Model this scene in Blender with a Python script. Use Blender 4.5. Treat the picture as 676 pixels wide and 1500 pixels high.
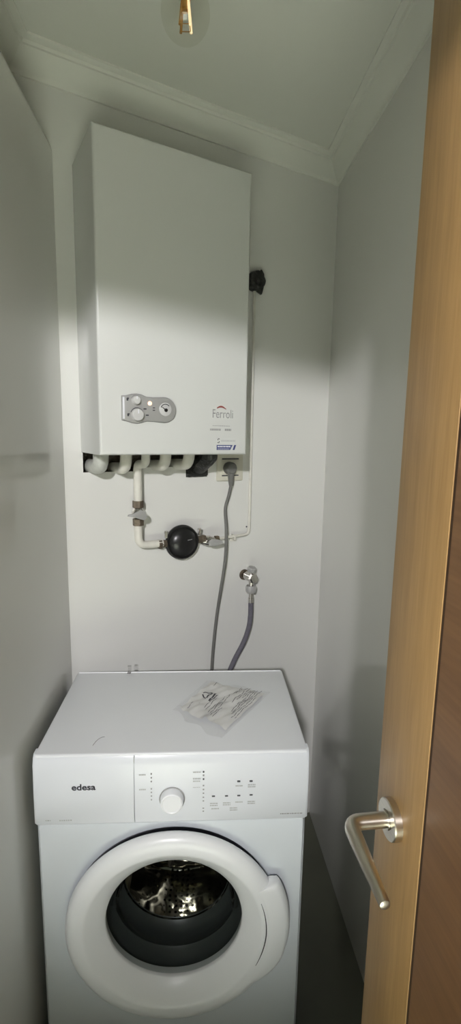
import bpy, bmesh, math, random
from mathutils import Vector, Matrix
random.seed(4)
PI = math.pi; rad = math.radians
for o in list(bpy.data.objects): bpy.data.objects.remove(o)
S = bpy.context.scene; C = S.collection

# ------------------------------------------------------------------ camera, world, lamp, exposure
EYE = 1.537
F, PITCH, ROLL = 703.72, 0.15704, 0.0163
cp, sp, cr, sr = math.cos(PITCH), math.sin(PITCH), math.cos(ROLL), math.sin(ROLL)
r0 = Vector((1, 0, 0)); u0 = Vector((0, sp, cp)); f0 = Vector((0, cp, -sp))
r2 = r0*cr + u0*sr; u2 = u0*cr - r0*sr
cam = bpy.data.objects.new('camera', bpy.data.cameras.new('camera')); C.objects.link(cam)
m = Matrix((r2, u2, -f0)).transposed().to_4x4(); m.translation = Vector((0, 0, EYE)); cam.matrix_world = m
cam.data.sensor_fit = 'VERTICAL'; cam.data.sensor_height = 36; cam.data.lens = F/1500*36
cam.data.clip_start = 0.01
S.camera = cam

w = bpy.data.worlds.new('world'); S.world = w; w.use_nodes = True
bg = w.node_tree.nodes['Background']; bg.inputs[0].default_value = (0.84, 0.92, 0.72, 1); bg.inputs[1].default_value = 0.10

ld = bpy.data.lights.new('hall_lamp', 'SPOT'); ld.energy = 245; ld.color = (1.0, 0.98, 1.0)
ld.shadow_soft_size = 0.055; ld.spot_size = rad(59); ld.spot_blend = 0.73
lamp = bpy.data.objects.new('hall_lamp', ld); C.objects.link(lamp)
lamp.location = (-0.25, -1.60, 2.29)
lamp.rotation_euler = (Vector((-0.03, 1.2, 1.70)) - lamp.location).to_track_quat('-Z', 'Y').to_euler()

l2 = bpy.data.lights.new('added_fill_spot', 'SPOT'); l2.energy = 3300; l2.color = (.95, 1.0, .96); l2.shadow_soft_size = .05; l2.spot_size = rad(56); l2.spot_blend = .4  # added unseen spot on the hall floor, its bounce fills the closet ceiling
fill_spot = bpy.data.objects.new('added_fill_spot', l2); C.objects.link(fill_spot); fill_spot.location = (-.05, -1.65, 2.55)

S.view_settings.view_transform = 'Standard'; S.view_settings.look = 'None'
S.view_settings.gamma = 1; S.view_settings.use_curve_mapping = False
S.view_settings.exposure = 0.0

# ------------------------------------------------------------------ materials
def mat(name, col, rough=0.5, metal=0.0, spec=0.5, noise=None, bump=None, emit=None, coat=0):
    M = bpy.data.materials.new(name); M.use_nodes = True
    nt = M.node_tree; b = nt.nodes['Principled BSDF']
    b.inputs['Base Color'].default_value = (*col, 1); b.inputs['Roughness'].default_value = rough
    b.inputs['Metallic'].default_value = metal; b.inputs['Specular IOR Level'].default_value = spec
    b.inputs['Coat Weight'].default_value = coat
    if emit:
        b.inputs['Emission Color'].default_value = (*emit[0], 1); b.inputs['Emission Strength'].default_value = emit[1]
    tc = nt.nodes.new('ShaderNodeTexCoord')
    if noise:
        sc, amt = noise[0], noise[1]
        n = nt.nodes.new('ShaderNodeTexNoise'); n.inputs['Scale'].default_value = sc; n.inputs['Detail'].default_value = 4
        mp = nt.nodes.new('ShaderNodeMapping'); mp.inputs['Scale'].default_value = noise[2] if len(noise) > 2 else (1, 1, 1)
        nt.links.new(tc.outputs['Object'], mp.inputs[0]); nt.links.new(mp.outputs[0], n.inputs['Vector'])
        rp = nt.nodes.new('ShaderNodeValToRGB')
        rp.color_ramp.elements[0].position = .3; rp.color_ramp.elements[1].position = .7
        rp.color_ramp.elements[0].color = (*[c*(1-amt) for c in col], 1)
        rp.color_ramp.elements[1].color = (*[min(1, c*(1+amt)) for c in col], 1)
        nt.links.new(n.outputs[0], rp.inputs[0]); nt.links.new(rp.outputs[0], b.inputs['Base Color'])
    if bump:
        n = nt.nodes.new('ShaderNodeTexNoise'); n.inputs['Scale'].default_value = bump[0]; n.inputs['Detail'].default_value = 2
        nt.links.new(tc.outputs['Object'], n.inputs['Vector'])
        bp = nt.nodes.new('ShaderNodeBump'); bp.inputs['Strength'].default_value = bump[1]; bp.inputs['Distance'].default_value = .01
        nt.links.new(n.outputs[0], bp.inputs['Height']); nt.links.new(bp.outputs[0], b.inputs['Normal'])
    return M
def glass(name, tint, amount=0.12, rough=0.02, flat=None, white=0):
    M = bpy.data.materials.new(name); M.use_nodes = True; nt = M.node_tree
    for n in list(nt.nodes): nt.nodes.remove(n)
    out = nt.nodes.new('ShaderNodeOutputMaterial'); mix = nt.nodes.new('ShaderNodeMixShader')
    tr = nt.nodes.new('ShaderNodeBsdfTransparent'); tr.inputs[0].default_value = (*tint, 1)
    gl = nt.nodes.new('ShaderNodeBsdfGlossy'); gl.inputs['Roughness'].default_value = rough
    lw = nt.nodes.new('ShaderNodeLayerWeight'); lw.inputs[0].default_value = amount
    if flat is None: nt.links.new(lw.outputs['Fresnel'], mix.inputs[0])
    else: mix.inputs[0].default_value = flat
    nt.links.new(tr.outputs[0], mix.inputs[1])
    nt.links.new(gl.outputs[0], mix.inputs[2])
    if white:
        df = nt.nodes.new('ShaderNodeBsdfDiffuse'); df.inputs[0].default_value = (.75, .75, .75, 1); m2 = nt.nodes.new('ShaderNodeMixShader'); m2.inputs[0].default_value = white
        nt.links.new(mix.outputs[0], m2.inputs[1]); nt.links.new(df.outputs[0], m2.inputs[2]); nt.links.new(m2.outputs[0], out.inputs[0])
    else: nt.links.new(mix.outputs[0], out.inputs[0])
    return M
def oak(name, a, b_, sc):
    M = mat(name, a, .42, spec=.4); nt = M.node_tree; b = nt.nodes['Principled BSDF']
    tc = nt.nodes.new('ShaderNodeTexCoord'); mp = nt.nodes.new('ShaderNodeMapping'); mp.inputs['Scale'].default_value = sc
    n = nt.nodes.new('ShaderNodeTexNoise'); n.inputs['Scale'].default_value = 6; n.inputs['Detail'].default_value = 6; n.inputs['Roughness'].default_value = .6
    n2 = nt.nodes.new('ShaderNodeTexNoise'); n2.inputs['Scale'].default_value = 40; n2.inputs['Detail'].default_value = 3
    mx = nt.nodes.new('ShaderNodeMix'); mx.inputs[0].default_value = .35
    rp = nt.nodes.new('ShaderNodeValToRGB'); rp.color_ramp.elements[0].position = .34; rp.color_ramp.elements[1].position = .66
    rp.color_ramp.elements[0].color = (*a, 1); rp.color_ramp.elements[1].color = (*b_, 1)
    nt.links.new(tc.outputs['Object'], mp.inputs[0])
    for k in (n, n2): nt.links.new(mp.outputs[0], k.inputs['Vector'])
    nt.links.new(n.outputs[0], mx.inputs[2]); nt.links.new(n2.outputs[0], mx.inputs[3])
    nt.links.new(mx.outputs[0], rp.inputs[0]); nt.links.new(rp.outputs[0], b.inputs['Base Color'])
    return M
M = dict(
    tile=mat('glossy_tile', (.69, .69, .66), .13, noise=(1.3, .02), bump=(5, .02)),
    tileback=mat('glossy_tile_back', (.69, .69, .66), .16, noise=(1.3, .02), bump=(5, .015)),
    paint=mat('ceiling_paint', (.70, .71, .65), .8, noise=(3, .02)),
    mortar=mat('mortar', (.20, .175, .135), .95, noise=(60, .4), bump=(90, .8)),
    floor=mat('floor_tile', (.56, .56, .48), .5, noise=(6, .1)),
    closetfloor=mat('floor_tile_darkened', (.13, .135, .10), .5, noise=(6, .1)),  # darkened to cut bounce light and keep the gap beside the washer dark
    hallwall=mat('hall_paint', (.6, .58, .52), .8),
    casing=mat('boiler_enamel', (.63, .64, .62), .22, noise=(2, .01)),
    white=mat('white_plastic', (.87, .885, .90), .3),
    fascia=mat('white_fascia_plastic', (.73, .755, .79), .3),
    body=mat('white_enamel', (.71, .75, .785), .28, noise=(2, .01)),
    lid=mat('white_laminate', (.76, .78, .80), .38, noise=(3, .015)),
    pipe=mat('painted_pipe', (.66, .645, .58), .45, noise=(40, .06)),
    pipegrey=mat('grey_pipe', (.50, .51, .47), .5, noise=(50, .12)),
    silver=mat('silver_plastic', (.43, .43, .42), .42, metal=.35, noise=(8, .05)),
    knob=mat('grey_plastic', (.56, .56, .55), .35),
    chrome=mat('chrome', (.62, .60, .56), .18, metal=1, noise=(60, .15)),
    steel=mat('brushed_steel', (.62, .58, .51), .3, metal=1, noise=(30, .08, (1, 1, 8))),
    brass=mat('brass_fitting', (.16, .13, .095), .5, metal=.6, noise=(80, .3)),
    black=mat('black_plastic', (.012, .012, .012), .3),
    blackwrap=mat('black_wrap', (.017, .018, .016), .42, noise=(50, .4), bump=(55, 1.0)),
    ink=mat('dark_ink', (.045, .047, .055), .6),
    greyink=mat('grey_ink', (.30, .30, .30), .6),
    paleink=mat('pale_ink', (.46, .47, .47), .6),
    blue=mat('blue_print', (.055, .07, .20), .5),
    red=mat('dark_red_print', (.26, .06, .05), .5),
    wink=mat('white_print', (.75, .76, .8), .5),
    cream=mat('cream_plastic', (.60, .58, .49), .4),
    cable=mat('grey_cable', (.145, .145, .135), .5),
    hose=mat('grey_rubber_hose', (.125, .12, .145), .5, noise=(120, .15)),
    rubber=mat('grey_rubber', (.060, .068, .064), .35),
    gap=mat('gap_shade', (.20, .20, .225), .6),
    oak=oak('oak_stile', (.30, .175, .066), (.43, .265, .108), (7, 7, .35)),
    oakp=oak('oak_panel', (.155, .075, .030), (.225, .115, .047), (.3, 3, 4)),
    groove=mat('oak_groove', (.06, .028, .012), .7),
    lglass=glass('bulb_glass', (.97, .97, .95), .0, flat=.05),
    dglass=glass('door_glass', (.74, .77, .76), .07),
    amber=mat('amber_glass', (.45, .24, .06), .2, metal=.3),
    filament=mat('filament', (.9, .7, .4), .4, emit=((1, .78, .45), .9)),
    led=mat('lit_indicator', (.95, .6, .45), .4, emit=((1, .62, .45), 1.1)),
    paper=mat('leaflet_paper', (.70, .70, .68), .7),
    polybag=glass('clear_bag', (1, 1, 1), .1, .16, flat=.04, white=.035),
    clear=glass('clear_plastic', (.90, .90, .90), .1, .1),
    holder=mat('lamp_holder', (.6, .6, .55), .5),
)
def drum_mat():
    Mt = mat('perforated_drum_steel', (.50, .49, .44), .10, metal=1); nt = Mt.node_tree; b = nt.nodes['Principled BSDF']
    tc = nt.nodes.new('ShaderNodeTexCoord'); v = nt.nodes.new('ShaderNodeTexVoronoi'); v.inputs['Scale'].default_value = 62
    v.inputs['Randomness'].default_value = .25
    rp = nt.nodes.new('ShaderNodeValToRGB'); rp.color_ramp.interpolation = 'CONSTANT'
    rp.color_ramp.elements[0].color = (.01, .01, .01, 1); rp.color_ramp.elements[1].position = .24; rp.color_ramp.elements[1].color = (.46, .44, .38, 1)
    nt.links.new(tc.outputs['Object'], v.inputs['Vector']); nt.links.new(v.outputs['Distance'], rp.inputs[0])
    nt.links.new(rp.outputs[0], b.inputs['Base Color'])
    n = nt.nodes.new('ShaderNodeTexNoise'); n.inputs['Scale'].default_value = 11
    bp = nt.nodes.new('ShaderNodeBump'); bp.inputs['Strength'].default_value = .5; bp.inputs['Distance'].default_value = .02
    nt.links.new(tc.outputs['Object'], n.inputs['Vector']); nt.links.new(n.outputs[0], bp.inputs['Height']); nt.links.new(bp.outputs[0], b.inputs['Normal'])
    return Mt
M['drum'] = drum_mat()

# ------------------------------------------------------------------ helpers
def obj(name, bm, mt, parent=None, shift=(0, 0, 0), smooth=True, sharp=32, kind=None):
    if isinstance(bm, bpy.types.Mesh): me = bm
    else:
        me = bpy.data.meshes.new(name)
        bmesh.ops.recalc_face_normals(bm, faces=bm.faces[:])
        bm.to_mesh(me); bm.free()
    if any(shift):
        me.transform(Matrix.Translation(-Vector(shift)))
    for mm in (mt if isinstance(mt, (list, tuple)) else [mt]): me.materials.append(mm)
    if smooth:
        me.shade_smooth(); me.set_sharp_from_angle(angle=rad(sharp))
    o = bpy.data.objects.new(name, me); C.objects.link(o)
    if parent: o.parent = parent
    if kind: o['kind'] = kind
    return o
def thing(name, label, cat, loc, rz=0, group=None):
    o = bpy.data.objects.new(name, None); C.objects.link(o); o.empty_display_size = .05
    o.location = loc; o.rotation_euler = (0, 0, rz); o['label'] = label; o['category'] = cat
    if group: o['group'] = group
    return o
def tag(o, label, cat, group=None):
    o['label'] = label; o['category'] = cat
    if group: o['group'] = group
    return o
def box(bm, x0, x1, y0, y1, z0, z1, bev=0, seg=2):
    t = bmesh.new(); bmesh.ops.create_cube(t, size=1)
    for v in t.verts: v.co = Vector(((x0+x1)/2+v.co.x*(x1-x0), (y0+y1)/2+v.co.y*(y1-y0), (z0+z1)/2+v.co.z*(z1-z0)))
    if bev: bmesh.ops.bevel(t, geom=t.edges[:], offset=bev, segments=seg, profile=.5, affect='EDGES')
    merge(bm, t); return bm
def merge(bm, t):
    me = bpy.data.meshes.new('tmp'); t.to_mesh(me); t.free(); bm.from_mesh(me); bpy.data.meshes.remove(me)
def quad(bm, *ps):
    return bm.faces.new([bm.verts.new(p) for p in ps])
def smooth_path(pts, n=8):
    pts = [Vector(p) for p in pts]; out = []
    for i in range(len(pts)-1):
        p0 = pts[max(i-1, 0)]; p1 = pts[i]; p2 = pts[i+1]; p3 = pts[min(i+2, len(pts)-1)]
        for k in range(n):
            t = k/n
            out.append(.5*((2*p1)+(p2-p0)*t+(2*p0-5*p1+4*p2-p3)*t*t+(3*p1-p0-3*p2+p3)*t**3))
    out.append(pts[-1]); return out
def tube(bm, pts, r, seg=14, sm=0, caps=True):
    if sm: pts = smooth_path(pts, sm)
    pts = [Vector(p) for p in pts]; n = len(pts)
    rs = r if isinstance(r, (list, tuple)) else [r]*n
    if len(rs) != n: rs = [rs[min(len(rs)-1, int(i*len(rs)/n))] for i in range(n)]
    tan = [(pts[min(i+1, n-1)]-pts[max(i-1, 0)]).normalized() for i in range(n)]
    up = Vector((0, 0, 1)) if abs(tan[0].z) < .9 else Vector((1, 0, 0))
    a = tan[0].cross(up).normalized(); rings = []
    for i in range(n):
        a = (a - tan[i]*a.dot(tan[i])).normalized(); b = tan[i].cross(a)
        rings.append([bm.verts.new(pts[i]+(a*math.cos(2*PI*k/seg)+b*math.sin(2*PI*k/seg))*rs[i]) for k in range(seg)])
    for i in range(n-1):
        for k in range(seg):
            bm.faces.new((rings[i][k], rings[i][(k+1) % seg], rings[i+1][(k+1) % seg], rings[i+1][k]))
    if caps: bm.faces.new(rings[0][::-1]); bm.faces.new(rings[-1])
    return bm
def arc_corner(p, q, s, r, n=6):
    """path p -> q -> s with the corner q rounded to radius about r"""
    p, q, s = Vector(p), Vector(q), Vector(s)
    a = q+(p-q).normalized()*r; b = q+(s-q).normalized()*r
    return [p]+[a*(1-t)**2+q*2*t*(1-t)+b*t*t for t in [k/n for k in range(n+1)]]+[s]
def lathe(bm, prof, c=(0, 0, 0), axis=(0, -1, 0), seg=48, closed=False):
    """prof: (radius, distance along axis)"""
    ax = Vector(axis).normalized(); h = Vector((0, 0, 1)) if abs(ax.z) < .9 else Vector((1, 0, 0))
    a = ax.cross(h).normalized(); b = ax.cross(a); c = Vector(c); rings = []
    for (r, d) in prof:
        if r < 1e-6: rings.append([bm.verts.new(c+ax*d)])
        else: rings.append([bm.verts.new(c+ax*d+(a*math.cos(2*PI*k/seg)+b*math.sin(2*PI*k/seg))*r) for k in range(seg)])
    R = list(range(len(rings))); pairs = list(zip(R, R[1:]+([0] if closed else []))) if closed else list(zip(R[:-1], R[1:]))
    for i, j in pairs:
        A, B = rings[i], rings[j]
        for k in range(seg):
            k2 = (k+1) % seg
            if len(A) == 1 and len(B) > 1: bm.faces.new((A[0], B[k2], B[k]))
            elif len(B) == 1 and len(A) > 1: bm.faces.new((A[k], A[k2], B[0]))
            elif len(A) > 1: bm.faces.new((A[k], A[k2], B[k2], B[k]))
    return bm
def prism(bm, pts, y0, y1, bev=0):
    """polygon in local x,z, extruded from y0 (back) to y1 (front)"""
    t = bmesh.new()
    f = t.faces.new([t.verts.new((x, y0, z)) for x, z in pts])
    g = bmesh.ops.extrude_face_region(t, geom=[f])
    fv = [v for v in g['geom'] if isinstance(v, bmesh.types.BMVert)]
    for v in fv: v.co.y = y1
    if bev:
        es = [e for e in t.edges if all(abs(v.co.y-y1) < 1e-7 for v in e.verts)]
        bmesh.ops.bevel(t, geom=es, offset=bev, segments=2, profile=.5, affect='EDGES')
    merge(bm, t); return bm
def text_mesh(s, x, z, width, height, y, mt=None, off=0.0, ext=.0003):
    """lettering standing in local x,z at depth y, fitted to a width and height"""
    cu = bpy.data.curves.new('t', 'FONT'); cu.body = s; cu.size = 1; cu.offset = off; cu.extrude = 0; cu.resolution_u = 4
    o = bpy.data.objects.new('t', cu); C.objects.link(o)
    bpy.context.view_layer.update()
    dg = bpy.context.evaluated_depsgraph_get()
    me = bpy.data.meshes.new_from_object(o.evaluated_get(dg)); bpy.data.objects.remove(o)
    xs = [v.co.x for v in me.vertices]; ys = [v.co.y for v in me.vertices]
    x0, x1, y0, y1 = min(xs), max(xs), min(ys), max(ys)
    for v in me.vertices:
        v.co = Vector((x+(v.co.x-x0)/(x1-x0)*width, y, z+(v.co.y-y0)/(y1-y0)*height))
    bm = bmesh.new(); bm.from_mesh(me)
    r = bmesh.ops.extrude_face_region(bm, geom=bm.faces[:])
    for v in r['geom']:
        if isinstance(v, bmesh.types.BMVert): v.co.y -= ext
    return bm
class Frame:
    def __init__(s, x, y, ang): s.o = Vector((x, y, 0)); s.a = ang; s.e = Vector((math.cos(ang), math.sin(ang), 0)); s.n = Vector((-math.sin(ang), math.cos(ang), 0))
    def P(s, u, y, z): return s.o+s.e*u+s.n*y+Vector((0, 0, z))

WALL = Frame(-.41867, 1.34576, .5122)        # the back wall, local y runs into the wall
BOIL = Frame(-.3168, 1.1646, .5122)
WASH = Frame(-.4166, .9337, .0558)
CEIL = 2.43; CORN = 2.374

# ------------------------------------------------------------------ the room
DL = Vector((.0558, -.9984, 0))              # left wall, towards the doorway
DR = Vector((.0887, -.9961, 0))              # right wall, towards the doorway
YF = -.10
def isect(p, d, q, e):
    den = d.x*e.y-d.y*e.x; t = ((q.x-p.x)*e.y-(q.y-p.y)*e.x)/den; return p+d*t
LW = Vector((-.4600, 1.3225, 0))             # left lower wall meets back wall
LU = Vector((-.5455, 1.2745, 0))             # recessed upper left wall meets back wall
RW = Vector((.3475, 1.7755, 0))
def atY(p, d, y): return p+d*((y-p.y)/d.y)

# back wall with the opening behind the pipes
us = [(LU-WALL.o).dot(WALL.e)-.02, .004, .16, .318, .392, (RW-WALL.o).dot(WALL.e)+.02]
zs = [0, 1.407, 1.429, 1.4405, 1.50, CEIL]
hole = {(1, 2), (1, 3), (2, 3), (3, 1), (3, 2), (3, 3)}
bm = bmesh.new()
for i in range(5):
    for j in range(5):
        u_, v_, z_, t_ = us[i], us[i+1], zs[j], zs[j+1]
        if (i, j) in hole:
            d = .06
            quad(bm, (u_, d, z_), (v_, d, z_), (v_, d, t_), (u_, d, t_)).material_index = 1
            for (ni, nj, a, b) in ((i-1, j, (u_, z_), (u_, t_)), (i+1, j, (v_, z_), (v_, t_)), (i, j-1, (u_, z_), (v_, z_)), (i, j+1, (u_, t_), (v_, t_))):
                if (ni, nj) not in hole:
                    quad(bm, (a[0], 0, a[1]), (b[0], 0, b[1]), (b[0], d, b[1]), (a[0], d, a[1])).material_index = 1
        else:
            quad(bm, (u_, 0, z_), (v_, 0, z_), (v_, 0, t_), (u_, 0, t_))
bmesh.ops.remove_doubles(bm, verts=bm.verts[:], dist=1e-5)
o = obj('wall_back', bm, [M['tileback'], M['mortar']], kind='structure', smooth=False)
o.location = WALL.o; o.rotation_euler = (0, 0, WALL.a)

# left wall: thicker lower part ends in a rounded ledge, upper part set back
prof = [(0, 0), (0, 2.225)]
for k in range(1, 9):
    a = k/8*PI/2; prof.append((-.035*(1-math.cos(a)), 2.225+.042*math.sin(a)))
prof += [(-.0975, 2.268), (-.0975, CEIL)]
bm = bmesh.new(); NL = Vector((.9984, .0558, 0)); rows = []
pb = LW-DL*.02; pf = atY(LW, DL, YF)
for d, z in prof:
    dd = NL*d+Vector((0, 0, z)); rows.append((bm.verts.new(pb+dd-DL*.08), bm.verts.new(pf+dd)))
for a, b in zip(rows[:-1], rows[1:]): bm.faces.new((a[0], a[1], b[1], b[0]))
obj('wall_left', bm, M['tile'], kind='structure')
bm = bmesh.new(); pb = RW-DR*.02; pf = atY(RW, DR, YF); Z = Vector((0, 0, CEIL))
quad(bm, pb, pf, pf+Z, pb+Z); obj('wall_right', bm, M['tile'], kind='structure', smooth=False)
# front wall with the doorway (0.69 m wide, 2.06 m high)
bm = bmesh.new()
for x0, x1, z0, z1 in ((-2.2, -.375, 0, 2.6), (.335, 2.2, 0, 2.6), (-.375, .335, 2.06, 2.6)): box(bm, x0, x1, YF-.10, YF, z0, z1)
obj('wall_front', bm, M['hallwall'], kind='structure', smooth=False)
bm = bmesh.new(); box(bm, -.9, .9, YF-.05, 2.2, CEIL, CEIL+.04); obj('ceiling', bm, M['paint'], kind='structure', smooth=False)
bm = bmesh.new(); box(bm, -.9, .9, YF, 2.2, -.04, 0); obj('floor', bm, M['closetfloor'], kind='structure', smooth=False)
bm = bmesh.new(); box(bm, -2.2, 2.2, -4.6, YF, -.04, 0); obj('floor', bm, M['floor'], kind='structure', smooth=False)

# cornice: moulded plaster profile (distance from wall, height), mitred in both corners
cprof = [(0, CORN), (.006, CORN), (.008, CORN+.006), (.014, CORN+.010), (.024, CORN+.016), (.034, CORN+.025), (.041, CORN+.035),
         (.046, CORN+.041), (.052, CORN+.041), (.055, CORN+.047), (.064, CORN+.049), (.068, CORN+.051), (.068, CEIL)]
NB = Vector((math.sin(WALL.a), -math.cos(WALL.a), 0)); NR = Vector((-.9961, -.0887, 0))
def corn(name, fa, fb):
    bm = bmesh.new(); rows = [(bm.verts.new(fa(d)+Vector((0, 0, z))), bm.verts.new(fb(d)+Vector((0, 0, z)))) for d, z in cprof]
    for a, b in zip(rows[:-1], rows[1:]): bm.faces.new((a[0], a[1], b[1], b[0]))
    obj(name, bm, M['paint'], kind='structure', sharp=50)
cL = lambda d: isect(LU+NL*d, DL, WALL.o+NB*d, WALL.e); cR = lambda d: isect(RW+NR*d, DR, WALL.o+NB*d, WALL.e)
corn('trim_1', cL, cR)
corn('trim_2', lambda d: atY(LU+NL*d, DL, YF), cL)
corn('trim_3', cR, lambda d: atY(RW+NR*d, DR, YF))

# ------------------------------------------------------------------ wooden door, standing open along the right wall
DA = math.atan2(-.993, .1187)                 # local x runs from the free edge to the hinges
door = bpy.data.objects.new('door_1', None); C.objects.link(door); door['kind'] = 'structure'
door.location = (.2185, .620, .008); door.rotation_euler = (0, 0, DA)
# with local x towards the camera, local y positive points to the right wall side
DOORW, DOORH = .70, 2.03
def dsign(): 
    return 1 if (Matrix.Rotation(DA, 3, 'Z') @ Vector((0, 1, 0))).x > 0 else -1
sg = dsign()
def dy(a, b): return (min(a*sg, b*sg), max(a*sg, b*sg))
bm = bmesh.new(); y0, y1 = dy(0, .04); box(bm, 0, .1185, y0, y1, 0, DOORH, .0004)
obj('stile', bm, M['oak'], door)
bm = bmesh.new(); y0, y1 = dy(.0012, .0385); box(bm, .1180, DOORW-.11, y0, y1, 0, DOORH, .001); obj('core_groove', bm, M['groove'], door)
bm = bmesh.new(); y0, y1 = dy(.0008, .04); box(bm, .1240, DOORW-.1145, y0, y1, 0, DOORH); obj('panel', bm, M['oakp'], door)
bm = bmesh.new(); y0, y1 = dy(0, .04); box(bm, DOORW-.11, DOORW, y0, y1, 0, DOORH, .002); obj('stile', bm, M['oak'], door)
hz = 1.029; hx = .052
ax = (0, -sg, 0)
h = obj('door_handle', lathe(bmesh.new(), [(0, 0), (.026, 0), (.026, .0090), (.0250, .0105), (.0125, .0105), (.0125, .0005), (0, .0005)], (hx, 0, hz), ax, 40), M['steel'], door)
h['label'] = 'brushed steel lever handle'
bm = bmesh.new(); N = lambda d: -sg*d
path = arc_corner((hx, N(.0085), hz), (hx, N(.062), hz), (hx+.108, N(.062), hz-.004), .016, 8)
path = path[:-1]+[path[-2].lerp(path[-1], k/6) for k in range(1, 7)]; path += [path[-1]+Vector((.002, 0, 0)), path[-1]+Vector((.0028, 0, 0))]
rr = [.0098]*(len(path)-8)+[.0096, .0091, .0085, .0078, .0071, .0065, .0058, .0036]
tube(bm, path, rr, 24); obj('lever', bm, M['steel'], h)
bm = bmesh.new(); lathe(bm, [(.0098, .009), (.0118, .009), (.0118, .013), (.0098, .013)], (hx, 0, hz), ax, 28); obj('collar', bm, M['steel'], h)
# the matching handle on the far face of the door
bm = bmesh.new(); ax2 = (0, sg, 0)
lathe(bm, [(0, .04), (.026, .04), (.026, .0475), (.0245, .049), (0, .049)], (hx, 0, hz), ax2, 32)
hb = obj('door_handle', bm, M['steel'], door)
bm = bmesh.new(); tube(bm, arc_corner((hx, sg*.048, hz), (hx, sg*.102, hz), (hx+.108, sg*.102, hz-.004), .016, 8), .0098, 20); obj('lever', bm, M['steel'], hb)

# ------------------------------------------------------------------ boiler
BZ = 1.486; BW, BD, BH = .412, .208, .725
boiler = thing('wall_boiler', 'tall white wall-mounted gas boiler with silver control panel, above the washing machine', 'boiler', BOIL.P(0, 0, BZ), BOIL.a)
bm = bmesh.new(); t = bmesh.new()
bmesh.ops.create_cube(t, size=1)
for v in t.verts: v.co = Vector(((v.co.x+.5)*BW, (v.co.y+.5)*(BD-.001), (v.co.z+.5)*BH))
es = [e for e in t.edges if any(abs(v.co.y) < 1e-6 for v in e.verts) and not all(abs(v.co.y-BD+.001) < 1e-6 for v in e.verts) and all(abs(v.co.y) < 1e-6 for v in e.verts)]
bmesh.ops.bevel(t, geom=es, offset=.007, segments=4, profile=.5, affect='EDGES')
# leave the underside open behind a turned-in lip
fs = [f for f in t.faces if f.normal.z < -.99]
bmesh.ops.inset_region(t, faces=fs, thickness=.008)
for f in fs:
    for v in f.verts: v.co.z += .012
merge(bm, t); obj('casing', bm, M['casing'], boiler, sharp=40)
# control panel
cpn = [(.055, .142), (.0665, .1428), (.08, .147), (.093, .1483), (.106, .1468), (.118, .1420), (.135, .1415), (.150, .1425), (.164, .1435)]
for k in range(1, 14):
    a = PI/2-k/14*PI; cpn.append((.1645+.031*math.cos(a), .1128+.0307*math.sin(a)))
cpn += [(.164, .0821), (.15, .083), (.135, .0842), (.118, .0845), (.105, .0805), (.093, .0783), (.08, .0797), (.068, .0832), (.055, .0855)]
bm = bmesh.new(); prism(bm, cpn, 0.0005, -.007, .0022); pan = obj('control_panel', bm, M['silver'], boiler)
bm = bmesh.new(); rim = [(x+(x-.12)*.012, z+(z-.1135)*.05) for x, z in cpn]
prism(bm, rim, .0003, -.0012); obj('panel_rim', bm, M['greyink'], pan)
bm = bmesh.new(); box(bm, .0555, .0605, -.0085, -.006, .088, .140, .001); obj('edge_highlight', bm, M['wink'], pan)  # white strip paints the highlight on the panel's shiny left edge
for (x, z, r) in ((.0885, .1335, .0105), (.0915, .0985, .0155)):
    bm = bmesh.new(); lathe(bm, [(r, .006), (r, .011), (r*.93, .0165), (r*.8, .018), (0, .018)], (x, 0, z), seg=28)
    kb = obj('knob', bm, M['knob'], pan)
    bm = bmesh.new(); box(bm, x-.0012, x+.0012, -.0192, -.0175, z+r*.2, z+r*.85); obj('pointer', bm, M['wink'], kb)
    bm = bmesh.new()
    for k in range(14):
        a0 = rad(20+k*10); a1 = rad(20+k*10+10.2); ra, rb = r+.0006, r+.0022
        quad(bm, *[(x+q*math.cos(a), -.0074, z+q*math.sin(a)) for q, a in ((ra, a0), (rb, a0), (rb, a1), (ra, a1))])
    obj('scale_ring', bm, M['ink'] if r > .012 else M['greyink'], kb, smooth=False)
bm = bmesh.new(); lathe(bm, [(.0052, .006), (.0052, .0085), (.003, .0098), (0, .01)], (.1245, 0, .1275), seg=20); o = obj('indicator_light', bm, M['led'], pan); o['label'] = 'small lit orange indicator lamp'
bm = bmesh.new(); lathe(bm, [(.0165, .0066), (.0165, .0076), (.0155, .0082), (0, .0082)], (.1655, 0, .1145), seg=32); ga = obj('gauge', bm, M['knob'], pan)
bm = bmesh.new()
for k in range(12):
    a0 = rad(40+k*10); a1 = rad(50+k*10.05); 
    quad(bm, *[(.1655+q*math.cos(a), -.0088, .1145+q*math.sin(a)) for q, a in ((.0118, a0), (.0138, a0), (.0138, a1), (.0118, a1))])
obj('gauge_scale', bm, M['ink'], ga, smooth=False)
bm = bmesh.new(); lathe(bm, [(.0045, .008), (.0045, .0105), (0, .011)], (.1665, 0, .1125), seg=20)
tube(bm, [(.1665, -.0095, .1125), (.1555, -.0095, .1205)], [.0016, .0007], 8); obj('needle', bm, M['black'], ga)
for (x, z, w_, h_) in ((.1118, .1135, .0075, .0030), (.1175, .0985, .0075, .0028), (.135, .117, .006, .0022), (.135, .111, .006, .0022)):
    bm = bmesh.new(); box(bm, x-w_/2, x+w_/2, -.0076, -.0068, z-h_/2, z+h_/2); obj('small_mark', bm, M['ink'], pan, smooth=False)
for (x, z) in ((.0675, .1345), (.0688, .0975)):
    bm = bmesh.new(); prism(bm, [(x-.0022, z-.003), (x+.0022, z-.003), (x+.0022, z+.0005), (x+.0038, z+.001), (x+.0038, z+.0042), (x-.0004, z+.0042), (x-.0022, z+.003)], -.0068, -.0076); obj('symbol', bm, M['ink'], pan, smooth=False)
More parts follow.
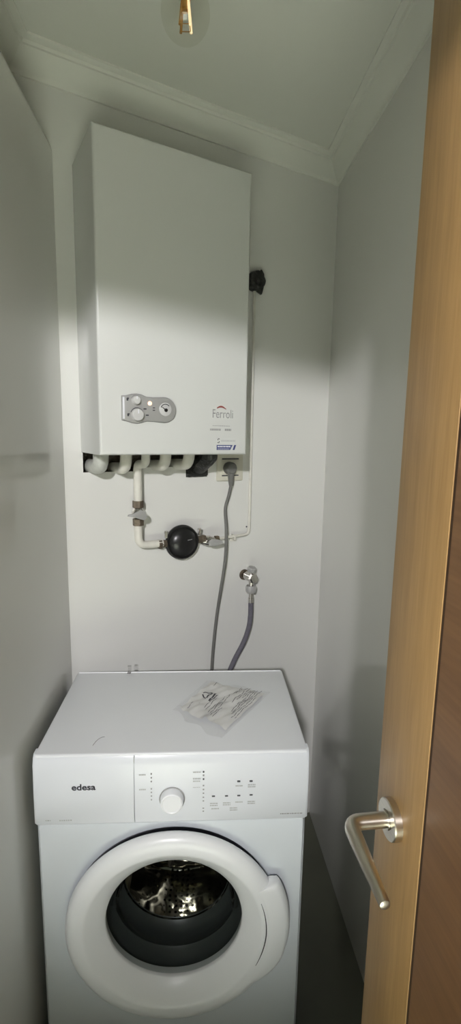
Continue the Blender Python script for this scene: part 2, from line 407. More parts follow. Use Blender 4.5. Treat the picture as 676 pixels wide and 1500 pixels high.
# badge lettering and stickers
lg = obj('logo', text_mesh('Ferroli', .3035, .0985, .0625, .0225, -.0002, off=-.006), M['greyink'], boiler, smooth=False); lg['label'] = 'grey maker lettering'
bm = bmesh.new()
aa = []; bb = []
for k in range(13):
    t_ = k/12; x = .3165+t_*.028; aa.append((x, .1235+.0075*math.sin(PI*min(1, t_*.92+.1)))); bb.append((x, .1222+.0045*math.sin(PI*min(1, t_*.92+.1))-.0006))
prism(bm, aa+bb[::-1], -.0002, -.0008); obj('logo_swoosh', bm, M['red'], lg, smooth=False)
bm = bmesh.new()
def dashes(bm, x0, x1, z, h_, y, mean=.004, gap=.0012):
    x = x0
    while x < x1-.0006:
        l = min(mean*random.uniform(.5, 1.5), x1-x); box(bm, x, x+l, y-.0003, y, z-h_/2, z+h_/2); x += l+gap
dashes(bm, .304, .357, .0775, .0018, -.0002, .003, .0015)
dashes(bm, .296, .3285, .0672, .0052, -.0002, .0026, .0010); dashes(bm, .3415, .3615, .0672, .0056, -.0002, .0035, .0012)
obj('model_lettering', bm, M['greyink'], boiler, smooth=False)
bm = bmesh.new(); box(bm, .3155, .3775, -.0006, 0, .0115, .0455); st = obj('sticker', bm, M['casing'], boiler, smooth=False)
bm = bmesh.new(); prism(bm, [(.3165, .0125), (.3585, .0125), (.3665, .0262), (.3165, .0262)], -.0006, -.0009)
prism(bm, [(.3665, .0125), (.3725, .0125), (.3775, .0262), (.3715, .0262)], -.0006, -.0009); obj('blue_band', bm, M['blue'], st, smooth=False)
bm = bmesh.new(); dashes(bm, .3195, .3600, .0218, .0038, -.0009, .0034, .0014); dashes(bm, .3195, .3560, .0153, .0012, -.0009, .005, .0008)
obj('white_lettering', bm, M['wink'], st, smooth=False)
bm = bmesh.new(); 
tube(bm, [(.3225+.0026*math.cos(a), -.0008, .0405+.0026*math.sin(a)) for a in [rad(20+k*25) for k in range(9)]], .0009, 6)
tube(bm, [(.3215+.0026*math.cos(a), -.0008, .0345+.0026*math.sin(a)) for a in [rad(200+k*25) for k in range(9)]], .0009, 6)
obj('sticker_emblem', bm, M['ink'], st)
bm = bmesh.new(); dashes(bm, .330, .374, .0375, .0042, -.0006, .003, .0012); obj('pale_lettering', bm, M['paleink'], st, smooth=False)

# ------------------------------------------------------------------ pipes under the boiler
WA = WALL.a
def wthing(name, label, cat, u, z, group=None): return thing(name, label, cat, WALL.P(u, 0, z), WA, group), (u, 0, z)
elbows = [(.0330, .0205, 1.4490, 'pipegrey', 'thick grey water pipe elbow at the left end, under the boiler'),
          (.1010, .0160, 1.4440, 'pipe', 'second white pipe elbow from the left, under the boiler'),
          (.2170, .0160, 1.4500, 'pipe', 'wide white pipe elbow just right of the thin gas pipe, under the boiler'),
          (.2900, .0165, 1.4520, 'pipe', 'white pipe elbow beside the black wrapped pipe, under the boiler')]
for i, (u, r, z, mk, lab) in enumerate(elbows):
    t, sh = wthing('water_pipe', lab, 'pipe', u, z, 'pipe elbows under the boiler')
    yv = -.085
    bm = bmesh.new(); p = arc_corner((u, yv, BZ+.013), (u, yv, z), (u, .05, z-.006), .034, 8); tube(bm, p, r, 18); obj('elbow', bm, M[mk], t, sh)
    bm = bmesh.new(); lathe(bm, [(r+.001, 0), (r+.0045, 0), (r+.0045, .012), (r+.001, .012)], (u, yv, BZ+.012), (0, 0, -1), 6 if i else 20, True); obj('union_nut', bm, M['pipe'] if i else M['pipegrey'], t, sh, sharp=20)

# black wrapped pipe that drops from the boiler into the wall
t, sh = wthing('wrapped_pipe', 'black foam-wrapped pipe going from the boiler underside into the wall', 'pipe', .355, 1.43)
bm = bmesh.new(); pts = smooth_path([(.364, -.075, BZ+.012), (.364, -.072, 1.478), (.361, -.045, 1.458), (.357, -.005, 1.438), (.355, .03, 1.432)], 7)
tube(bm, pts, .0235, 18)
for v in bm.verts:
    v.co += Vector((math.sin(v.co.z*260+v.co.y*190), math.sin(v.co.x*310), math.sin(v.co.x*240+v.co.y*150)))*.0016
obj('insulation', bm, M['blackwrap'], t, sh)
bm = bmesh.new(); pl = [(.3195, 1.4085), (.327, 1.4070), (.334, 1.4095), (.345, 1.4075), (.357, 1.4090), (.369, 1.4078), (.381, 1.4095), (.3905, 1.413), (.3905, 1.46), (.3195, 1.46)]
prism(bm, pl, .03, -.012, .004); obj('foam_filling', bm, M['blackwrap'], t, sh)

# ------------------------------------------------------------------ gas line
gu = .1530
t, sh = wthing('gas_pipe', 'white painted gas pipe coming down from the boiler to the valve above the bend', 'pipe', gu, 1.20)
bm = bmesh.new()
p = arc_corner((gu+.006, -.082, BZ+.012), (gu+.006, -.082, 1.456), (gu+.001, -.030, 1.452), .018, 5)[:-1] + arc_corner((gu+.002, -.052, 1.4535), (gu, -.026, 1.452), (gu, -.026, 1.3446), .018, 6)
tube(bm, p, .0125, 16); obj('upper_run', bm, M['pipe'], t, sh)
t2, sh2 = wthing('gas_pipe', 'L-shaped white gas pipe joining the valve to the left of the black regulator', 'pipe', gu+.03, 1.20)
bm = bmesh.new(); tube(bm, arc_corner((gu, -.026, 1.2708), (gu, -.026, 1.2100), (.229, -.026, 1.2100), .026, 8), .0118, 16); obj('lower_run', bm, M['pipe'], t2, sh2)
bm = bmesh.new()
box(bm, gu-.005, gu+.005, -.016, -.0005, 1.385, 1.397, .001); obj('pipe_clip', bm, M['pipe'], t, sh)

t, sh = wthing('gas_valve', 'small steel ball valve on the vertical gas pipe, dark nuts above and below', 'valve', gu, 1.3065)
for z in (1.3345, 1.281):
    bm = bmesh.new(); lathe(bm, [(.0105, -.010), (.0165, -.010), (.0165, .010), (.0105, .010)], (gu, -.026, z), (0, 0, 1), 6, True); obj('nut', bm, M['brass'], t, sh, sharp=20)
bm = bmesh.new(); lathe(bm, [(0, -.019), (.011, -.019), (.0135, -.013), (.0185, -.006), (.0185, .006), (.0135, .013), (.011, .019), (0, .019)], (gu, -.026, 1.3075), (0, 0, 1), 18); obj('valve_body', bm, M['chrome'], t, sh)
bm = bmesh.new(); tube(bm, [(gu, -.04, 1.3085), (gu+.001, -.064, 1.3075)], .008, 12); obj('stem', bm, M['chrome'], t, sh)
bm = bmesh.new(); prism(bm, [(gu-.044, 1.307), (gu-.042, 1.312), (gu-.026, 1.314), (gu-.006, 1.324), (gu+.006, 1.318), (gu+.012, 1.304), (gu+.004, 1.293), (gu-.012, 1.298), (gu-.026, 1.304)], -.064, -.072, .002); obj('lever', bm, M['silver'], t, sh)

ru, rz_ = .2940, 1.2070
t, sh = wthing('gas_regulator', 'round black dome-shaped gas regulator on the white wall', 'regulator', ru, rz_)
bm = bmesh.new(); lathe(bm, [(0, .004), (.042, .004), (.052, .014), (.0545, .020), (.0545, .027), (.052, .030)], (ru, 0, rz_), seg=56)
obj('rear_housing', bm, M['black'], t, sh)
bm = bmesh.new(); lathe(bm, [(.0525, .029), (.0535, .033), (.0515, .0365), (.0475, .0365), (.046, .034), (.041, .040), (.030, .047), (.015, .0505), (0, .0515)], (ru, 0, rz_), seg=56); fr = obj('front_cover', bm, M['black'], t, sh)
bm = bmesh.new(); tube(bm, [(ru+.008, -.0515, rz_+.010), (ru+.024, -.0478, rz_+.011)], .0012, 6); obj('raised_mark', bm, M['greyink'], fr, sh)
for s in (-1, 1):
    bm = bmesh.new(); lathe(bm, [(.006, .0), (.0145, .0), (.0145, .010), (.012, .012), (.012, .026), (.006, .026)], (ru+s*.079, -.026, rz_+(.001 if s < 0 else .003)), (-s, 0, 0), 6, True); obj('inlet_nut' if s < 0 else 'outlet_nut', bm, M['brass'], t, sh, sharp=20)
    bm = bmesh.new(); tube(bm, [(ru+s*.056, -.034, rz_+.020), (ru+s*.056, -.034, rz_+.036)], .0048, 10); tube(bm, [(ru+s*.056, -.034, rz_+.034), (ru+s*.056, -.034, rz_+.041)], .0062, 10); obj('test_screw', bm, M['chrome'], t, sh)

vu = .3840
t, sh = wthing('gas_valve', 'small steel shut-off valve right of the black gas regulator', 'valve', vu, 1.206)
bm = bmesh.new(); lathe(bm, [(0, -.022), (.010, -.022), (.0125, -.014), (.0165, -.006), (.0165, .006), (.0125, .014), (.010, .026), (0, .026)], (vu, -.026, 1.203), (1, 0, 0), 16); obj('valve_body', bm, M['chrome'], t, sh)
bm = bmesh.new(); tube(bm, [(vu+.004, -.038, 1.203), (vu+.004, -.058, 1.203)], .008, 12); obj('stem', bm, M['chrome'], t, sh)
bm = bmesh.new(); prism(bm, [(vu-.014, 1.209), (vu-.004, 1.2155), (vu+.014, 1.213), (vu+.032, 1.208), (vu+.036, 1.202), (vu+.030, 1.196), (vu+.010, 1.192), (vu-.008, 1.194), (vu-.015, 1.201)], -.058, -.066, .0025); obj('lever', bm, M['silver'], t, sh)
bm = bmesh.new(); lathe(bm, [(.0045, 0), (.0115, 0), (.0115, .012), (.0045, .012)], (vu+.026, -.026, 1.206), (1, 0, 0), 6, True); obj('nut', bm, M['brass'], t, sh, sharp=20)

t, sh = wthing('thin_gas_pipe', 'thin white pipe rising along the wall right of the boiler', 'pipe', .548, 1.21)
bm = bmesh.new()
tube(bm, arc_corner((.4105, -.026, 1.206), (.5480, -.0105, 1.2085), (.5480, -.0105, 1.99), .020, 8), .0048, 12); obj('tube', bm, M['pipe'], t, sh)
bm = bmesh.new(); box(bm, .483, .489, -.026, -.0005, 1.195, 1.212, .001); box(bm, .478, .494, -.0035, -.0004, 1.186, 1.198, .001); obj('pipe_clip', bm, M['pipe'], t, sh)
t, sh = wthing('wall_screw', 'tiny dark screw in the wall beside the thin white pipe', 'screw', .5435, 1.232)
bm = bmesh.new(); lathe(bm, [(.0026, -.001), (.0026, .002), (0, .003)], (.5435, 0, 1.232), seg=12); obj('screw_head', bm, M['ink'], t, sh)

# black wrapped stub in the wall beside the boiler
su, sz = .549, 2.018
t, sh = wthing('wrapped_stub', 'black plastic-wrapped pipe stub in the wall right of the boiler', 'pipe', su, sz)
bm = bmesh.new(); lathe(bm, [(0, -.002), (.028, -.002), (.0305, .008), (.030, .022), (.026, .030), (.015, .033), (0, .031)], (su, 0, sz), seg=30)
for v in bm.verts:
    if v.co.y < -.002: v.co += Vector((math.sin(v.co.z*170+v.co.y*90), math.sin(v.co.x*210+v.co.z*120), math.sin(v.co.x*150)))*.0016
obj('wrap', bm, M['blackwrap'], t, sh)
bm = bmesh.new(); prism(bm, [(su+.004, sz+.014), (su+.018, sz+.036), (su+.028, sz+.024), (su+.031, sz-.004), (su+.022, sz-.037), (su+.006, sz-.030)], -.010, -.024, .005); obj('loose_fold', bm, M['blackwrap'], t, sh)

# ------------------------------------------------------------------ socket and plug
t, sh = wthing('wall_socket', 'cream wall socket plate under the right end of the boiler', 'socket', .473, 1.44)
bm = bmesh.new(); box(bm, .424, .520, -.010, 0, 1.392, 1.487, .003); pl = obj('plate', bm, M['cream'], t, sh)
bm = bmesh.new(); box(bm, .4385, .5035, -.0125, -.009, 1.4115, 1.4610, .002); fr = obj('insert', bm, M['cream'], t, sh)
for z in (1.4635, 1.4095):
    bm = bmesh.new(); box(bm, .4400, .5020, -.0118, -.0095, z-.0018, z+.0018, .0006); obj('edge_shade', bm, M['ink'], t, sh)  # dark strips paint the shading along the cover edges
t, sh = wthing('power_cord', 'grey power cord with a dark plug, hanging from the socket to behind the washing machine', 'cord', .472, 1.434)
bm = bmesh.new(); lathe(bm, [(0, .0115), (.0195, .0115), (.0205, .016), (.0195, .034), (.015, .040), (0, .041)], (.463, 0, 1.4340), seg=32)
for v in bm.verts: pass
obj('plug_head', bm, M['cable'], t, sh)
bm = bmesh.new(); tube(bm, [(.4635, -.027, 1.430), (.465, -.026, 1.415), (.4675, -.023, 1.392), (.470, -.02, 1.378)], [.0125, .011, .009, .0075], 14); obj('strain_relief', bm, M['cable'], t, sh)
bm = bmesh.new(); tube(bm, [(.470, -.02, 1.382), (.464, -.016, 1.345), (.4535, -.013, 1.30), (.4440, -.038, 1.24), (.4430, -.040, 1.17), (.4410, -.034, 1.11), (.4340, -.024, 1.03), (.4285, -.012, .95), (.418, -.012, .86), (.4105, -.012, .76), (.408, -.012, .62), (.41, -.012, .45)], .0052, 12, 6); obj('cable', bm, M['cable'], t, sh)

# ------------------------------------------------------------------ stop tap and water hose
tu, tz = .538, 1.064
t, sh = wthing('stop_tap', 'small chrome stop tap on the back wall above the washing machine', 'tap', tu, tz)
bm = bmesh.new(); lathe(bm, [(.012, -.001), (.0185, -.001), (.0185, .003), (.0165, .006), (.012, .006)], (tu, 0, tz), seg=32, closed=True); obj('wall_flange', bm, M['brass'], t, sh)
bm = bmesh.new(); tube(bm, [(tu, .004, tz), (tu+.003, -.022, tz)], .0115, 18); tube(bm, [(tu+.002, -.015, tz), (tu+.004, -.055, tz)], .0145, 18); lathe(bm, [(0, 0), (.017, 0), (.017, .010), (.013, .014), (0, .014)], (tu+.004, -.050, tz), seg=6); bd = obj('tap_body', bm, M['chrome'], t, sh)
bm = bmesh.new(); tube(bm, [(tu+.004, -.038, tz+.005), (tu+.005, -.039, tz+.024)], .0075, 14); obj('spindle', bm, M['chrome'], t, sh)
bm = bmesh.new()
for k in range(24):
    pass
lathe(bm, [(0, 0), (.014, 0), (.0155, .004), (.0155, .012), (.012, .016), (0, .017)], (tu+.005, -.040, tz+.021), (0, -.25, 1), 10); obj('handwheel', bm, M['silver'], t, sh, sharp=20)
bm = bmesh.new(); tube(bm, [(tu+.004, -.042, tz-.006), (tu+.004, -.042, tz-.034)], .0085, 14); obj('outlet', bm, M['chrome'], t, sh)
hu, hy = tu+.004, -.042
t, sh = wthing('water_hose', 'grey rubber water hose curving from the chrome tap down behind the washing machine', 'hose', hu, 1.02)
bm = bmesh.new(); lathe(bm, [(.0088, -.012), (.0165, -.012), (.0185, -.006), (.0185, .006), (.0165, .012), (.0088, .012)], (hu, hy, 1.024), (0, 0, 1), 12, True); obj('coupling_nut', bm, M['silver'], t, sh, sharp=20)
bm = bmesh.new(); tube(bm, [(hu, hy, 1.013), (hu, hy, .986)], .0078, 16); tube(bm, [(hu, hy, .992), (hu, hy, .976)], .0092, 16); obj('ferrule', bm, M['chrome'], t, sh)
bm = bmesh.new(); tube(bm, [(hu, hy, .980), (hu, hy, .93), (hu-.006, hy, .885), (hu-.024, hy+.005, .83), (hu-.052, hy+.015, .77), (hu-.078, hy+.020, .70), (hu-.09, hy+.024, .60), (hu-.09, hy+.024, .48)], .0088, 16, 8); obj('hose', bm, M['hose'], t, sh)

# ------------------------------------------------------------------ washing machine
WW, WD, WH = .600, .365, .850
wm = thing('washing_machine', 'white front-loading washing machine under the boiler', 'washing machine', WASH.P(0, 0, 0), WASH.a)
DC = (.302, .430); HR = .170                      # door centre and opening radius
angs = sorted([2*PI*k/72 for k in range(72)]+[math.atan2(z-DC[1], x-DC[0]) % (2*PI) for x in (.004, WW-.004) for z in (.02, .683)])
def rect_pt(a, x0, x1, z0, z1):
    dx, dz = math.cos(a), math.sin(a); ts = []
    if dx > 1e-9: ts.append((x1-DC[0])/dx)
    if dx < -1e-9: ts.append((x0-DC[0])/dx)
    if dz > 1e-9: ts.append((z1-DC[1])/dz)
    if dz < -1e-9: ts.append((z0-DC[1])/dz)
    t_ = min(ts); return DC[0]+dx*t_, DC[1]+dz*t_
bm = bmesh.new(); loops = []
def ring(fn, y): loops.append([bm.verts.new((fn(a)[0], y, fn(a)[1])) for a in angs])
circ = lambda r: (lambda a: (DC[0]+r*math.cos(a), DC[1]+r*math.sin(a)))
ring(circ(HR-.004), .05); ring(circ(HR), .034); ring(circ(.228), .034); ring(circ(.2345), .028); ring(circ(.2365), .0065); ring(circ(.2400), .004)
ring(lambda a: rect_pt(a, .006, WW-.006, .022, .681), .004)
ring(lambda a: (lambda p: (DC[0]+(p[0]-DC[0])*1.0, p[1]))(rect_pt(a, .006, WW-.006, .022, .681)), .004)
def outer(a):
    x, z = rect_pt(a, .006, WW-.006, .022, .681)
    return (0 if x < .0061 else WW if x > WW-.0061 else x, .015 if z < .0221 else .6845 if z > .6809 else z)
ring(outer, .011); ring(outer, WD-.002)
loops.pop(7)
for A, B in zip(loops[:-1], loops[1:]):
    n = len(A)
    for k in range(n): bm.faces.new((A[k], A[(k+1) % n], B[(k+1) % n], B[k]))
bm.faces.new(loops[-1])
for x in (.05, WW-.05):
    for y in (.05, WD-.05): lathe(bm, [(0, 0), (.02, 0), (.022, .006), (.014, .016), (0, .016)], (x, y, 0), (0, 0, 1), 16)
body = obj('cabinet', bm, M['body'], wm, sharp=40)
# upper cabinet behind the control panel, lid
bm = bmesh.new(); box(bm, .001, WW-.001, .030, WD-.002, .684, .826); obj('upper_cabinet', bm, M['body'], wm)
bm = bmesh.new(); box(bm, 0, WW, .006, WD+.012, .8265, .850, .005, 3)
lid = obj('top_panel', bm, M['lid'], wm)
bm = bmesh.new(); tube(bm, [(.006, WD+.006, .8502), (WW-.006, WD+.006, .8502)], .0018, 8); obj('rear_edge_bead', bm, M['white'], lid)
# control panel: slightly leaning fascia, split into dispenser drawer and panel
def fascia(x0, x1, rx0=0, rx1=0):
    b_ = bmesh.new(); prof = [(.030, .6865), (-.001, .6865), (-.004, .690), (-.0035, .760), (-.001, .826), (.004, .842), (.010, .8495), (.030, .8495)]
    rr = []
    for x, ins in ((x0, .004 if rx0 else 0), (x0+(.006 if rx0 else .0008), 0), (x1-(.006 if rx1 else .0008), 0), (x1, .004 if rx1 else 0)):
        rr.append([b_.verts.new((x, min(y+ins+(.0012 if not ins and x in (x0, x1) else 0), .03), z)) for y, z in prof])
    for A, B in zip(rr[:-1], rr[1:]):
        for k in range(len(prof)): b_.faces.new((A[k], A[(k+1) % len(prof)], B[(k+1) % len(prof)], B[k]))
    b_.faces.new(rr[0]); b_.faces.new(rr[-1][::-1]); return b_
FY = -.0042
dr = obj('detergent_drawer', fascia(-.002, .2153, 1, 0), M['fascia'], wm, sharp=40)
cpan = obj('control_panel', fascia(.2160, WW+.002, 0, 1), M['fascia'], wm, sharp=40)
bm = bmesh.new(); box(bm, .2144, .2164, .001, .029, .689, .845); obj('drawer_seam', bm, M['paleink'], wm)
lo = obj('brand_lettering', text_mesh('edesa', .0810, .7705, .0515, .0150, -.0030, off=.026, ext=.0004), M['ink'], dr, smooth=False); lo['label'] = 'bold dark grey maker lettering'
bm = bmesh.new(); dashes(bm, .0225, .0335, .6995, .0028, FY+.0004, .003); dashes(bm, .0520, .0790, .6990, .0032, FY+.0004, .004); obj('drawer_marks', bm, M['paleink'], dr, smooth=False)
KX, KZ = .2985, .7450
bm = bmesh.new(); lathe(bm, [(.0285, .0030), (.0285, .0046), (.0272, .0050), (.0262, .0040)], (KX, 0, KZ), seg=48); obj('knob_ring', bm, M['silver'], cpan)  # darker silver tone puts the shading around the knob into the ring
bm = bmesh.new(); lathe(bm, [(.0262, .003), (.0255, .014), (.0240, .020), (.0215, .0215), (.0195, .0200), (0, .0195)], (KX, 0, KZ), seg=48); kn = obj('programme_knob', bm, M['white'], cpan)
def printed(name, mk, fn):
    b_ = bmesh.new(); fn(b_); obj(name, b_, M[mk], cpan, smooth=False)
for z in (.806, .797, .788, .7705, .762, .753, .744): printed('programme_dot', 'greyink', lambda b_: box(b_, .2517, .2545, FY+.0002, FY+.0028, z-.0013, z+.0013))
for z in (.8085, .800, .791, .7755, .766, .757, .747, .738, .720, .7125): printed('programme_dot', 'ink' if z in (.8085, .791) else 'greyink', lambda b_: box(b_, .3655, .3690, FY+.0002, FY+.0028, z-.0014, z+.0014))
for z, a, b in ((.8045, .2265, .241), (.7690, .2265, .241), (.7350, .2265, .241), (.7165, .2265, .255), (.7105, .2265, .252), (.7040, .2265, .242), (.6980, .2265, .246)): printed('lettering', 'paleink', lambda b_: dashes(b_, a, b, z, .0030, FY+.0012, .0055, .0006))
for z, a, b in ((.8080, .3440, .362), (.7920, .3440, .361), (.7860, .3440, .361), (.7705, .3440, .360), (.7650, .3440, .356), (.735, .3440, .362), (.7270, .3440, .356)): printed('lettering', 'paleink', lambda b_: dashes(b_, a, b, z, .0030, FY+.0014, .0055, .0006))
printed('lettering', 'greyink', lambda b_: dashes(b_, .540, .590, .7010, .0026, FY+.0004, .0045, .0012))
for x, z in ((.390, .731), (.390, .726), (.4185, .7315), (.4185, .727), (.446, .733), (.4735, .7335), (.4735, .729), (.446, .773), (.4735, .775), (.4735, .770), (.393, .718), (.434, .7185), (.434, .7135)): printed('lettering', 'paleink', lambda b_: dashes(b_, x-.008, x+.009, z, .0030, FY+.0006, .006, .0006))
for x, z in ((.3895, .7490), (.4184, .7490), (.4458, .7490), (.4732, .7500), (.4451, .7838), (.4725, .7836)):
    bm = bmesh.new(); box(bm, x-.0035, x+.0035, FY-.0004, FY+.0035, z-.0016, z+.0016, .0006); obj('button', bm, M['ink'], cpan)
# door
bm = bmesh.new(); lathe(bm, [(.172, -.0325), (.172, -.028), (.226, -.026), (.2335, -.020), (.2335, -.0325)], (DC[0], 0, DC[1]), seg=80); obj('door_recess_shade', bm, M['gap'], wm, sharp=60)  # dark grey ring paints the shade inside the gap behind the door rim
wd = obj('door', lathe(bmesh.new(), [(.1600, -.022), (.1575, -.008), (.1572, -.001), (.1590, .002), (.176, .0165), (.1970, .0315), (.2005, .0335), (.2050, .0345), (.216, .0350), (.228, .0335), (.2370, .0290), (.2425, .0215), (.244, .014), (.240, .008), (.228, .004), (.215, -.020), (.1600, -.022)], (DC[0], 0, DC[1]), seg=96), M['white'], wm, sharp=60)
bm = bmesh.new()            # grip: a bulge along the right rim
n = 40; rows = []
for k in range(n+1):
    a = rad(28-k/n*68); s_ = min(1, k/3.0); e_ = min(1, (n-k)/14.0); g_ = min(1, .82+.18*math.sin(PI/2*s_))*(1 if e_ >= 1 else (math.sin(PI/2*e_)))
    ro = .238+.029*g_ if k > 0 else .250
    row = []
    for (r, y) in ((.210, -.0340), (.222, -.0352), (ro-.014, -.0350), (ro-.005, -.0290), (ro, -.0190), (ro-.003, -.0080), (.228, -.0070)):
        row.append(bm.verts.new((DC[0]+r*math.cos(a), y, DC[1]+r*math.sin(a))))
    rows.append(row)
for A, B in zip(rows[:-1], rows[1:]):
    for k in range(len(A)-1): bm.faces.new((A[k], A[k+1], B[k+1], B[k]))
bm.faces.new(rows[0]); bm.faces.new(rows[-1][::-1])
hd = obj('handle', bm, M['white'], wd, sharp=60)
bm = bmesh.new(); tube(bm, [(DC[0]+(.2105-.0012*abs(k-10)/10)*math.cos(rad(20-k*2.3)), -.0352, DC[1]+(.2105)*math.sin(rad(20-k*2.3))) for k in range(21)], [.0004+.0010*math.sin(PI*k/20) for k in range(21)], 6); obj('grip_slit', bm, M['ink'], hd)
bm = bmesh.new(); lathe(bm, [(.1580, -.006), (.150, -.012), (.141, -.040), (.130, -.075), (.112, -.092), (.06, -.100), (0, -.102)], (DC[0], 0, DC[1]), seg=64); obj('door_glass', bm, M['dglass'], wd, sharp=60)
bm = bmesh.new(); lathe(bm, [(.166, -.020), (.1655, -.035), (.156, -.055), (.150, -.062), (.156, -.072), (.158, -.090), (.150, -.105), (.139, -.118), (.134, -.122)], (DC[0], 0, DC[1]), seg=64); obj('gasket', bm, M['rubber'], wm, sharp=60)
bm = bmesh.new(); lathe(bm, [(.1345, -.119), (.1360, -.116), (.1395, -.119), (.150, -.128), (.200, -.130), (.204, -.140), (.204, -.325), (.19, -.335), (.09, -.328), (.05, -.322), (0, -.320)], (DC[0], 0, DC[1]), seg=72)
dm = obj('drum', bm, M['drum'], wm, sharp=40)
for k in range(3):
    a0 = rad(96+k*120); bm = bmesh.new(); rows = []
    for y in (.145, .16, .30, .318):
        hh = .034 if .15 < y < .31 else .02
        row = []
        for (da, h_) in ((-.17, 0), (-.09, hh*.8), (0, hh), (.09, hh*.8), (.17, 0)):
            row.append(bm.verts.new((DC[0]+(.203-h_)*math.cos(a0+da), y, DC[1]+(.203-h_)*math.sin(a0+da))))
        rows.append(row)
    for A, B in zip(rows[:-1], rows[1:]):
        for q in range(4): bm.faces.new((A[q], A[q+1], B[q+1], B[q]))
    bm.faces.new(rows[0]); bm.faces.new(rows[-1][::-1]); obj('lifter', bm, M['steel'], dm)
bm = bmesh.new()
lathe(bm, [(.045, -.321), (.045, -.313), (.03, -.306), (0, -.304)], (DC[0], 0, DC[1]), seg=32)
for k in range(6):
    a = rad(k*60+20); tube(bm, [(DC[0]+r*math.cos(a), .322+ (.004 if r > .1 else 0), DC[1]+r*math.sin(a)) for r in (.04, .09, .185)], [.012, .010, .008], 10)
obj('drum_star', bm, M['steel'], dm)

# ------------------------------------------------------------------ things lying on the machine
TOP = .8505
bag = thing('plastic_bag', 'clear printed plastic bag with leaflets inside, on top of the washing machine', 'bag', WASH.P(.41, .17, TOP), WASH.a)
A_ = Vector((.285, .165)); B_ = Vector((.378, .318)); C_ = Vector((.545, .245)); D_ = Vector((.405, .048))
def bil(s, t): return A_*(1-s)*(1-t)+B_*(1-s)*t+C_*s*t+D_*s*(1-t)
BO = Vector((.41, .17))
def bagz(s, t):
    e = min(s, 1-s, t, 1-t); puff = min(1, e*7)**.6
    return .0012+puff*.0085+puff*(.0028*math.sin(17*s+9*t)*math.sin(13*t-6*s)+.0016*math.sin(41*s-23*t)+.0012*math.sin(57*t+31*s))
n = 44; bm = bmesh.new(); top = []
for i in range(n+1):
    row = []
    for j in range(n+1):
        s, t_ = i/n, j/n; p = bil(s, t_)-BO
        q = .006*math.sin(9*t_+2)*(1-s)*(s < .3)+.005*math.sin(14*s)*((t_ < .1)+(t_ > .9))
        row.append(bm.verts.new((p.x+q*.7, p.y+q, bagz(s, t_))))
    top.append(row)
for i in range(n):
    for j in range(n): bm.faces.new((top[i][j], top[i+1][j], top[i+1][j+1], top[i][j+1]))
bot = [top[i][0] for i in range(n)]+[top[n][j] for j in range(n)]+[top[i][n] for i in range(n, 0, -1)]+[top[0][j] for j in range(n, 0, -1)]
ext = [bm.verts.new((v.co.x, v.co.y, .0004)) for v in bot]
L = len(bot)
for k in range(L): bm.faces.new((bot[k], ext[k], ext[(k+1) % L], bot[(k+1) % L]))
bm.faces.new(ext)
sleeve = obj('film', bm, M['polybag'], bag, sharp=80)
bm = bmesh.new()
def bagpt(s, t_, dz): p = bil(s, t_)-BO; return (p.x, p.y, bagz(s, t_)+dz)
def sheet(bm, s0, s1, t0, t1, base):
    k = 14; g = [[bm.verts.new((*(bil(s0+(s1-s0)*i/k, t0+(t1-t0)*j/k)-BO), max(.0008, bagz(s0+(s1-s0)*i/k, t0+(t1-t0)*j/k)-base))) for j in range(k+1)] for i in range(k+1)]
    for i in range(k):
        for j in range(k): bm.faces.new((g[i][j], g[i+1][j], g[i+1][j+1], g[i][j+1]))
sheet(bm, .10, .55, .10, .93, .0022); o = obj('leaflet', bm, M['paper'], bag)
bm = bmesh.new(); sheet(bm, .46, .95, .14, .95, .0030); obj('leaflet', bm, M['paper'], bag)
bm = bmesh.new()
def mark(s0, t0, s1, t1, wdt=.0014, seg=8):
    pts = [Vector(bagpt(s0+(s1-s0)*k/seg, t0+(t1-t0)*k/seg, .0009)) for k in range(seg+1)]
    d = (pts[-1]-pts[0]); d.z = 0; d.normalize(); nn = Vector((-d.y, d.x, 0))*wdt*.5
    L_ = [bm.verts.new(p+nn) for p in pts]; R_ = [bm.verts.new(p-nn) for p in pts]
    for k in range(seg): bm.faces.new((L_[k], L_[k+1], R_[k+1], R_[k]))
def line_of_print(s, t0, t1, wdt=.0016):
    t_ = t0
    while t_ < t1:
        l = min(random.uniform(.03, .11), t1-t_); mark(s, t_, s, t_+l, wdt, 4); t_ += l+.012
for n_, rows_ in enumerate((((.415, .30, .62), (.455, .28, .54), (.535, .24, .62), (.575, .24, .68), (.62, .2, .46), (.655, .2, .40), (.20, .16, .30), (.31, .30, .33), (.22, .80, .95)),
        ((.70, .56, .95), (.735, .62, .97), (.77, .70, .90), (.80, .42, .97), (.835, .4, .97), (.865, .34, .9), (.90, .30, .97), (.60, .72, .93), (.63, .75, .9), (.93, .34, .8)))):
    if n_: obj('print', bm, M['ink'], bag, smooth=False); bm = bmesh.new()
    for s, a, b in rows_: line_of_print(s, a, b, .0014)
obj('print', bm, M['ink'], bag, smooth=False); bm = bmesh.new()
# recycling triangle of three bent arrows with a number line below
cs, ct, R_ = .275, .545, .105
tri = [(cs+R_*1.05*math.cos(a)*.8, ct+R_*math.sin(a)*1.05) for a in (rad(180), rad(300), rad(60))]
for k in range(3):
    p, q = tri[k], tri[(k+1) % 3]; mark(p[0]+(q[0]-p[0])*.12, p[1]+(q[1]-p[1])*.12, p[0]+(q[0]-p[0])*.92, p[1]+(q[1]-p[1])*.92, .0036, 5)
line_of_print(.385, .44, .62, .0046); line_of_print(.415, .46, .60, .0028)
obj('recycling_mark', bm, M['ink'], bag, smooth=False)

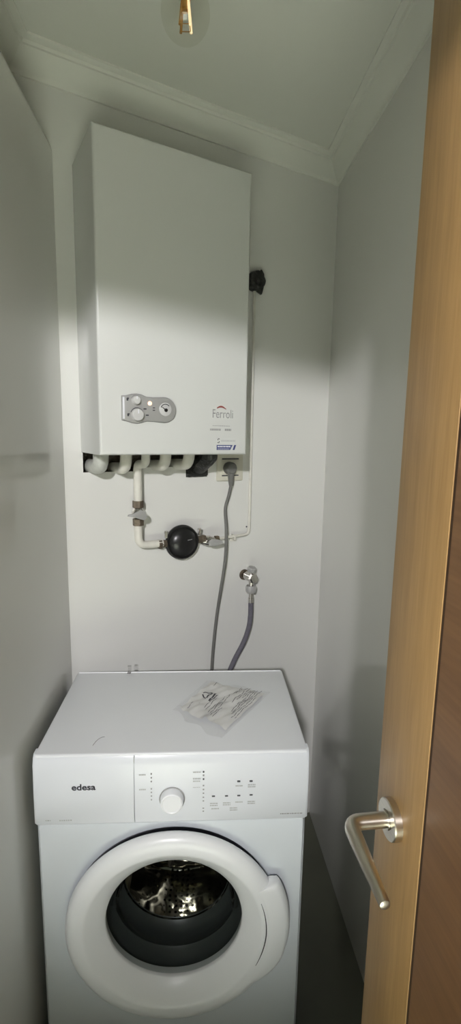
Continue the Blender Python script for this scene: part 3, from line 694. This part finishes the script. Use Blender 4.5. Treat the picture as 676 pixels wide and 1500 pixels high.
th = thing('thread', 'short dark curled thread on the left of the washing machine top', 'thread', WASH.P(.128, .05, TOP), WASH.a)
bm = bmesh.new(); tube(bm, [(-.008, -.016, .0008), (-.005, -.004, .0008), (.000, .006, .0012), (.006, .013, .0008), (.012, .015, .0008)], .0006, 6, 5); obj('strand', bm, M['greyink'], th)
cl = thing('clip', 'tiny clear plastic clip on the rear edge of the washing machine top', 'clip', WASH.P(.150, WD+.006, TOP), WASH.a)
bm = bmesh.new(); box(bm, -.005, .005, -.012, .004, .0015, .003, .0006); box(bm, -.005, .005, .0025, .004, .002, .020, .0006); box(bm, -.005, .005, -.003, .004, .0185, .020, .0006); obj('bracket', bm, M['clear'], cl)
bm = bmesh.new(); lathe(bm, [(0, 0), (.0035, 0), (.0035, .002), (0, .003)], (0, -.009, .0035), (0, 0, 1), 12); obj('stud', bm, M['greyink'], cl)

# ------------------------------------------------------------------ bulb
bx, by, bz = -.1025, 1.065, 2.340
bl = thing('light_bulb', 'clear globe light bulb with amber filaments hanging under the ceiling', 'light bulb', (bx, by, CEIL))
dz = bz-CEIL
bm = bmesh.new(); pr = [(0, -.0475)]
for k in range(1, 19): 
    a = -PI/2+k/18*(PI*.86); pr.append((.0475*math.cos(a), .0475*math.sin(a)))
pr += [(.0165, .050), (.0135, .056)]
lathe(bm, pr, (0, 0, dz), (0, 0, 1), 40); obj('globe', bm, M['lglass'], bl, sharp=80)
bm = bmesh.new(); lathe(bm, [(0, .053), (.0135, .053), (.0138, .066), (.0135, .076), (0, .076)], (0, 0, dz), (0, 0, 1), 24); obj('screw_cap', bm, M['steel'], bl)
bm = bmesh.new(); lathe(bm, [(0, .070), (.019, .070), (.019, .082), (.03, .0895), (0, .0895)], (0, 0, dz), (0, 0, 1), 28); obj('lamp_holder', bm, M['holder'], bl)
bm = bmesh.new(); lathe(bm, [(0, .054), (.0128, .054), (.0125, .040), (.010, .024), (.007, .004), (0, .004)], (0, 0, dz), (0, 0, 1), 20); obj('stem', bm, M['amber'], bl)
for k in range(4):
    a = rad(45+90*k); bm = bmesh.new(); tube(bm, [(.006*math.cos(a), .006*math.sin(a), dz+.036), (.0145*math.cos(a), .0145*math.sin(a), dz-.026)], .0026, 8); obj('filament', bm, M['filament'] if k in (0, 3) else M['amber'], bl)
bm = bmesh.new(); tube(bm, [(.013*math.cos(a), .013*math.sin(a), dz-.024) for a in [rad(45+90*k) for k in range(5)]], .0009, 6); obj('filament_wire', bm, M['amber'], bl)
